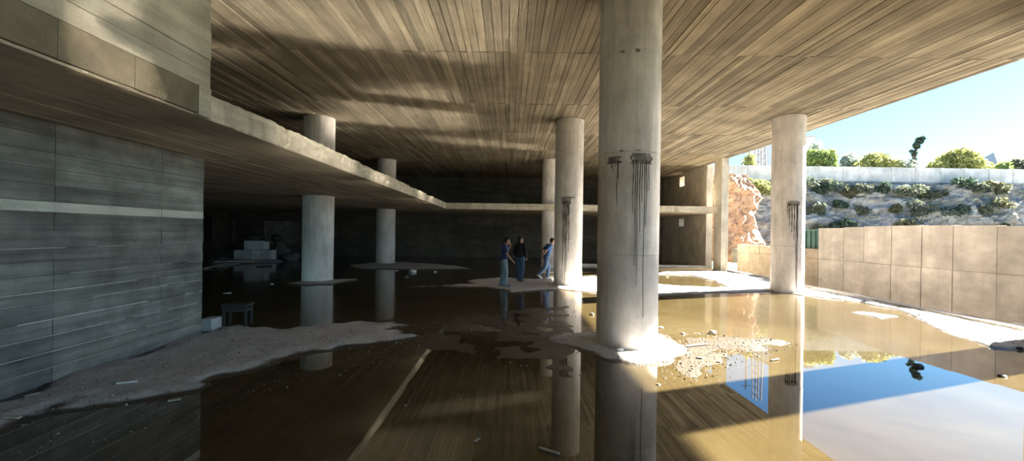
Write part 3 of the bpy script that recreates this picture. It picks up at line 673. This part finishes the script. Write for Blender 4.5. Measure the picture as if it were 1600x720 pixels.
scatter([(1030,425),(1200,434),(1258,449),(1205,455)], 150, .015, .03)
m, nt, p = newmat('pebble'); N = NT(nt); N.l(N.ramp(N.attr('tint'), [(0, (.10,.085,.07)), (.75, (.25,.22,.18)), (1, (.5,.48,.45))]), p.inputs['Base Color']); p.inputs['Roughness'].default_value = .9
tag(mb.build('pebbles', m), 'scattered pebbles and grit on the dust and gravel', 'pebbles', kind='stuff')

# stacked aerated blocks in the dark far left, sacks around them
BYY = 26.4; gz0 = .1
def block(px0, px1, py0, py1, Y, label, dep=.5):
    x0, z0 = at_y(px0, py1, Y); x1, z1 = at_y(px1, py0, Y)
    mb = MB().box(x0+.008, x1-.008, 0, dep, 0, z1-z0-.006, r_.uniform(.3, .7)); o = mb.build('aerated_block', M_block); o.location = (0, Y+r_.uniform(-.02, .02), z0)
    bv = o.modifiers.new('bevel', 'BEVEL'); bv.width = .012; tag(o, label, 'block', 'stacked aerated blocks'); return o, z0
names = ['leftmost', 'second from left', 'middle', 'second from right', 'rightmost']
e = [365, 378, 392.5, 405.5, 417, 425]
zb = None
for i in range(5):
    o, z0 = block(e[i], e[i+1], 390.5, 408, BYY, names[i] + ' pale block in the bottom row of the stack'); zb = z0
block(381, 407, 376, 389.9, BYY+.06, 'wide pale block on top of the bottom row')
block(407.3, 414.5, 377.5, 389.9, BYY+.06, 'narrow pale block beside the wide block on top of the stack')
pl = MB().box(at_y(362, 400, BYY)[0], at_y(428, 400, BYY)[0], BYY-.1, BYY+.6, gz0-.25, zb-.03).build('pallet', M_darkwood); tag(pl, 'dark low base under the stacked pale blocks', 'pallet')
def sack(px, py, wpx, hpx, Y, label, mat, seed):
    X, Z = at_y(px, py, Y); r2 = random.Random(seed); mb = MB(); t = bmesh.new(); bmesh.ops.create_icosphere(t, subdivisions=3, radius=1)
    W, H_ = wpx/FPX*Y/2, hpx/FPX*Y/2; vs = []
    for v in t.verts:
        k = 1+.5*(float(fbm(np.array(v.co.x*1.6+seed*3), np.array(v.co.z*1.6+v.co.y*1.2), 3))-.5)*2
        vs.append((v.co.x*W*k, v.co.y*W*.7*k, max(v.co.z*H_*k, -H_*.8)))
    mb.add(vs, [tuple(v.index for v in f.verts) for f in t.faces]); t.free(); o = mb.build('rubbish_sack', mat, smooth=True); o.location = (X, Y, Z); tag(o, label, 'sack', 'sacks heaped around the stacked blocks')
sack(396, 370.5, 34, 12, BYY+.35, 'black sack slumped over the top of the stacked blocks', M_sack, 2)
sack(432, 372, 16, 14, BYY+1.2, 'black sack poking up right of the stacked blocks', M_sack, 5)
sack(440, 393, 24, 30, BYY+1.3, 'large grey sack on the ground right of the stacked blocks', M_grey, 3)
sack(455, 402, 26, 16, BYY+.9, 'low grey heap between the large grey sack and the column', M_grey, 7)
sack(345, 408, 22, 14, BYY-.6, 'low dark heap left of the stacked blocks', M_grey, 9)
# small dark stool and a block at the end of the left wall
stl = empty('wooden_stool', (-5.42, 8.7, gz(-5.42, 8.7)-.01), .12); tag(stl, 'small dark wooden stool at the end of the left wall', 'stool')
MB().box(-.24, .24, -.16, .16, .40, .44).build('seat', M_darkwood, stl)
for sx in (-1, 1):
    for sy in (-1, 1): MB().obox((sx*.2, sy*.12, .2), (.045, .045, .4)).build('leg', M_darkwood, stl)
    MB().obox((sx*.2, 0, .33), (.03, .24, .06)).build('stretcher', M_darkwood, stl)
MB().obox((0, -.13, .34), (.4, .025, .09)).build('apron', M_darkwood, stl)
cb = MB().obox((0, 0, .11), (.2, .3, .24)).build('concrete_block', M_block); cb.location = (-5.72, 8.38, gz(-5.72, 8.38)); tag(cb, 'grey concrete block on the ground between the stool and the left wall', 'block')
bv = cb.modifiers.new('bevel', 'BEVEL'); bv.width = .01
bk = MB().obox((0, 0, .12), (.5, .3, .24)).build('broken_block', M_kerb); bk.location = (13.6, 11.6, -.52); bk.rotation_euler = (.1, .05, .5); tag(bk, 'pale broken block lying at the foot of the retaining wall', 'block')

# ------------------------------------------------------------------ people
def capsule(t, a, b, ra, rb, sx=1.0, n=14):
    """tapered limb with round ends; sx widens it along the figure's own left-right axis"""
    a, b = Vector(a), Vector(b); d = b-a; L = d.length; d.normalize()
    u = Vector((1,0,0)) - d*d.x
    u = u.normalized() if u.length > .1 else Vector((0,1,0)).cross(d).normalized()
    v = d.cross(u); rings = []
    K = [(-1, .02), (-.87, .5), (-.5, .87), (0, 1)]
    for s_, r in K: rings.append((a + d*ra*s_, ra*r))
    for s_, r in reversed(K): rings.append((b - d*rb*s_, rb*r))
    base = len(t.v); vs = []
    for c, r in rings:
        for k in range(n): vs.append(c + u*(r*sx*math.cos(2*PI*k/n)) + v*(r*math.sin(2*PI*k/n)))
    m_ = len(rings); fs = [(i*n+k, i*n+(k+1)%n, (i+1)*n+(k+1)%n, (i+1)*n+k) for i in range(m_-1) for k in range(n)]
    fs += [tuple(range(n-1,-1,-1)), tuple((m_-1)*n+k for k in range(n))]
    t.add(vs, fs)
def fused(name, mb, mat, parent, voxel=.012, it=3):
    o = mb.build(name, mat, parent); recalc(o)
    q = o.modifiers.new('fuse', 'REMESH'); q.mode = 'VOXEL'; q.voxel_size = voxel; q.use_smooth_shade = True
    q = o.modifiers.new('soft', 'SMOOTH'); q.iterations = it; q.factor = .5
    return o
def person(loc, rz, label, J, cols, hood=False, sleeves='short'):
    """J: joints in the figure's own frame (x right, y forward, z up)"""
    root = empty('person', loc, rz); tag(root, label, 'person', 'men walking through the hall')
    V_ = lambda k: Vector(J[k]); sk = plain('skin', (.34,.2,.135), .6)
    b = MB(); ch, pe, ne, he = V_('chest'), V_('pelvis'), V_('neck'), V_('head')
    mid = (ch+pe)/2
    capsule(b, pe, mid, .115, .105, 1.35); capsule(b, mid, ch, .105, .12, 1.4); capsule(b, ch, ne, .09, .055, 1.2); capsule(b, ne, he-Vector((0,0,.03)), .055, .052)
    hd = Vector(J.get('face', (0,1,0))).normalized(); rt = hd.cross(Vector((0,0,1))).normalized()
    capsule(b, he+Vector((0,0,.035))-hd*.012, he+Vector((0,0,-.02))+hd*.01, .085, .078); capsule(b, he+hd*.03-Vector((0,0,.05)), he+hd*.05-Vector((0,0,.085)), .055, .035)   # skull, jaw
    capsule(b, he+hd*.088+Vector((0,0,.01)), he+hd*.105-Vector((0,0,.022)), .010, .016)                                       # nose
    capsule(b, he+hd*.082-Vector((0,0,.052))-rt*.02, he+hd*.082-Vector((0,0,.052))+rt*.02, .008, .008)                          # lips
    for s_ in (-1, 1): capsule(b, he+rt*s_*.082+Vector((0,0,.015)), he+rt*s_*.082-Vector((0,0,.025)), .016, .011)                # ears
    shirt, trous = MB(), MB()
    capsule(shirt, pe+Vector((0,0,.02)), mid, .138, .128, 1.35); capsule(shirt, mid, ch, .128, .142, 1.42); capsule(shirt, ch+Vector((0,0,.02)), ne-Vector((0,0,.05)), .11, .075, 1.3)
    capsule(trous, pe+Vector((0,0,.03)), pe-Vector((0,0,.03)), .128, .13, 1.3)
    for s_, S_ in ((-1, 'l'), (1, 'r')):
        sh, el, wr = V_('sh'+S_), V_('el'+S_), V_('wr'+S_); hp, kn, an = V_('hp'+S_), V_('kn'+S_), V_('an'+S_)
        capsule(b, ch, sh, .09, .062); capsule(b, sh, el, .055, .042); capsule(b, el, wr, .042, .028)
        d = (wr-el).normalized(); si = d.cross(Vector((0,0,1)) if abs(d.z) < .8 else Vector((0,1,0))).normalized()
        nrm = d.cross(si).normalized(); pal = wr+d*.075
        capsule(b, wr, pal, .026, .034); capsule(b, wr+d*.04+si*.012, pal+si*.012, .026, .026)
        for q, (off, ln) in enumerate(((-.03, .062), (-.01, .078), (.01, .074), (.03, .055))):
            p0 = pal+si*off+d*.01; p1 = p0+d*ln*.55+nrm*.008; p2 = p1+d*ln*.4+nrm*.026
            capsule(b, p0, p1, .0105, .0095, n=8); capsule(b, p1, p2, .0095, .008, n=8)
        capsule(b, wr+d*.03-si*.03, wr+d*.075-si*.055+nrm*.01, .012, .011, n=8); capsule(b, wr+d*.075-si*.055+nrm*.01, wr+d*.105-si*.058+nrm*.02, .011, .009, n=8)
        capsule(b, hp, kn, .085, .058); capsule(b, kn, an, .055, .04)
        capsule(shirt, ch, sh, .105, .082)
        if sleeves == 'short': capsule(shirt, sh, sh+(el-sh)*.62, .078, .068)
        else: capsule(shirt, sh, el, .08, .066); capsule(shirt, el, wr-d*.01, .064, .048)
        capsule(trous, hp, kn, .108, .082); capsule(trous, kn, an+(kn-an)*.06, .08, .07)
        td = Vector(J.get('toe'+S_, (0, 1, 0))).normalized(); shoe = MB()
        capsule(b, an, an+td*.1-Vector((0,0,.03)), .038, .03)
        capsule(shoe, an-td*.03-Vector((0,0,.035)), an+td*.17-Vector((0,0,.05)), .05, .043, n=12); capsule(shoe, an-Vector((0,0,.0)), an+td*.06-Vector((0,0,.035)), .05, .045, n=12)
        fused('shoe', shoe, cols[2], root, .012, 2)
    if hood: capsule(shirt, ne-hd*.05-Vector((0,0,.01)), ne-hd*.075-Vector((0,0,.08)), .085, .07, 1.2)
    fused('body', b, sk, root, .0085, 2); fused('shirt' if sleeves == 'short' else 'hooded_jacket', shirt, cols[0], root, .014, 4); fused('trousers', trous, cols[1], root, .014, 3)
    h = MB(); capsule(h, he+Vector((0,0,.055))-hd*.022, he-hd*.04+Vector((0,0,.0)), .093, .083); capsule(h, he+Vector((0,0,.075))+hd*.02, he+Vector((0,0,.07))+hd*.055, .07, .04)
    fused('hair', h, cols[3], root, .012, 2)
    return root
base = dict(pelvis=(0,0,.95), chest=(0,.0,1.33), neck=(0,-.01,1.50), head=(0,.02,1.635), shl=(-.17,0,1.43), shr=(.17,0,1.43), hpl=(-.095,0,.92), hpr=(.095,0,.92),
    ell=(-.22,-.02,1.15), elr=(.22,-.02,1.15), wrl=(-.21,.1,.9), wrr=(.21,.1,.9), knl=(-.11,.02,.5), knr=(.11,.02,.5), anl=(-.12,-.02,.1), anr=(.12,-.02,.1))
M_navy = plain('navy_cotton', (.035,.05,.13), .9, (.025,.035,.09)); M_ltjean = plain('light_blue_denim', (.20,.27,.30), .9, (.14,.2,.24), 8); M_black = plain('black_cotton', (.013,.013,.016), .9); M_dkjean = plain('dark_denim', (.03,.055,.12), .9, (.05,.09,.17), 7)
M_bluet = plain('blue_cotton', (.05,.11,.27), .9, (.035,.08,.2)); M_jean = plain('blue_denim', (.09,.16,.28), .9, (.06,.11,.2), 8); M_hair = plain('dark_hair', (.015,.012,.01), .7); M_shoew = plain('white_shoe', (.75,.75,.75), .7); M_shoed = plain('dark_shoe', (.05,.06,.07), .7); M_shoeb = plain('grey_blue_shoe', (.2,.25,.29), .7)
X, Y = at(787, 449.5); Y -= .0
J = dict(base, chest=(0,.03,1.33), neck=(0,.06,1.49), head=(0,.11,1.615), elr=(.25,.06,1.15), wrr=(.22,.26,.93), ell=(-.2,.14,1.2), wrl=(-.1,.21,1.42), knr=(.13,.06,.5), anr=(.13,.03,.1), knl=(-.12,-.0,.5), anl=(-.13,-.08,.1), face=(.15,1,-.25))
person((X, Y, gz(X, Y)), math.radians(-80), 'man in navy T-shirt and light blue jeans reaching one hand forward', J, (M_navy, M_ltjean, M_shoeb, M_hair))
X, Y = at(812, 441.5)
J = dict(base, elr=(.27,-.03,1.16), wrr=(.2,.12,.95), ell=(-.27,-.03,1.16), wrl=(-.2,.12,.95), face=(.6,.8,-.1), knl=(-.12,.1,.5), anl=(-.13,.08,.1), anr=(.13,-.12,.1))
person((X, Y, gz(X, Y)), math.radians(-35), 'man in black hooded jacket and dark jeans standing between the other two', J, (M_black, M_dkjean, M_shoed, M_hair), True, 'long')
X, Y = at(853, 438.5)
J = dict(base, pelvis=(0,0,.93), chest=(0,.1,1.30), neck=(0,.19,1.45), head=(0,.26,1.57), shl=(-.17,.11,1.40), shr=(.17,.11,1.40), elr=(.25,-.1,1.19), wrr=(.05,-.16,.99), ell=(-.25,-.1,1.19), wrl=(-.05,-.17,1.02), knl=(-.1,.14,.5), anl=(-.1,.10,.1), knr=(.1,-.06,.5), anr=(.1,-.34,.22), toer=(0,.75,-.65), face=(0,1,-.35))
person((X, Y, gz(X, Y)), math.radians(-78), 'man in blue T-shirt and jeans walking with hands clasped behind his back', J, (M_bluet, M_jean, M_shoew, M_hair))
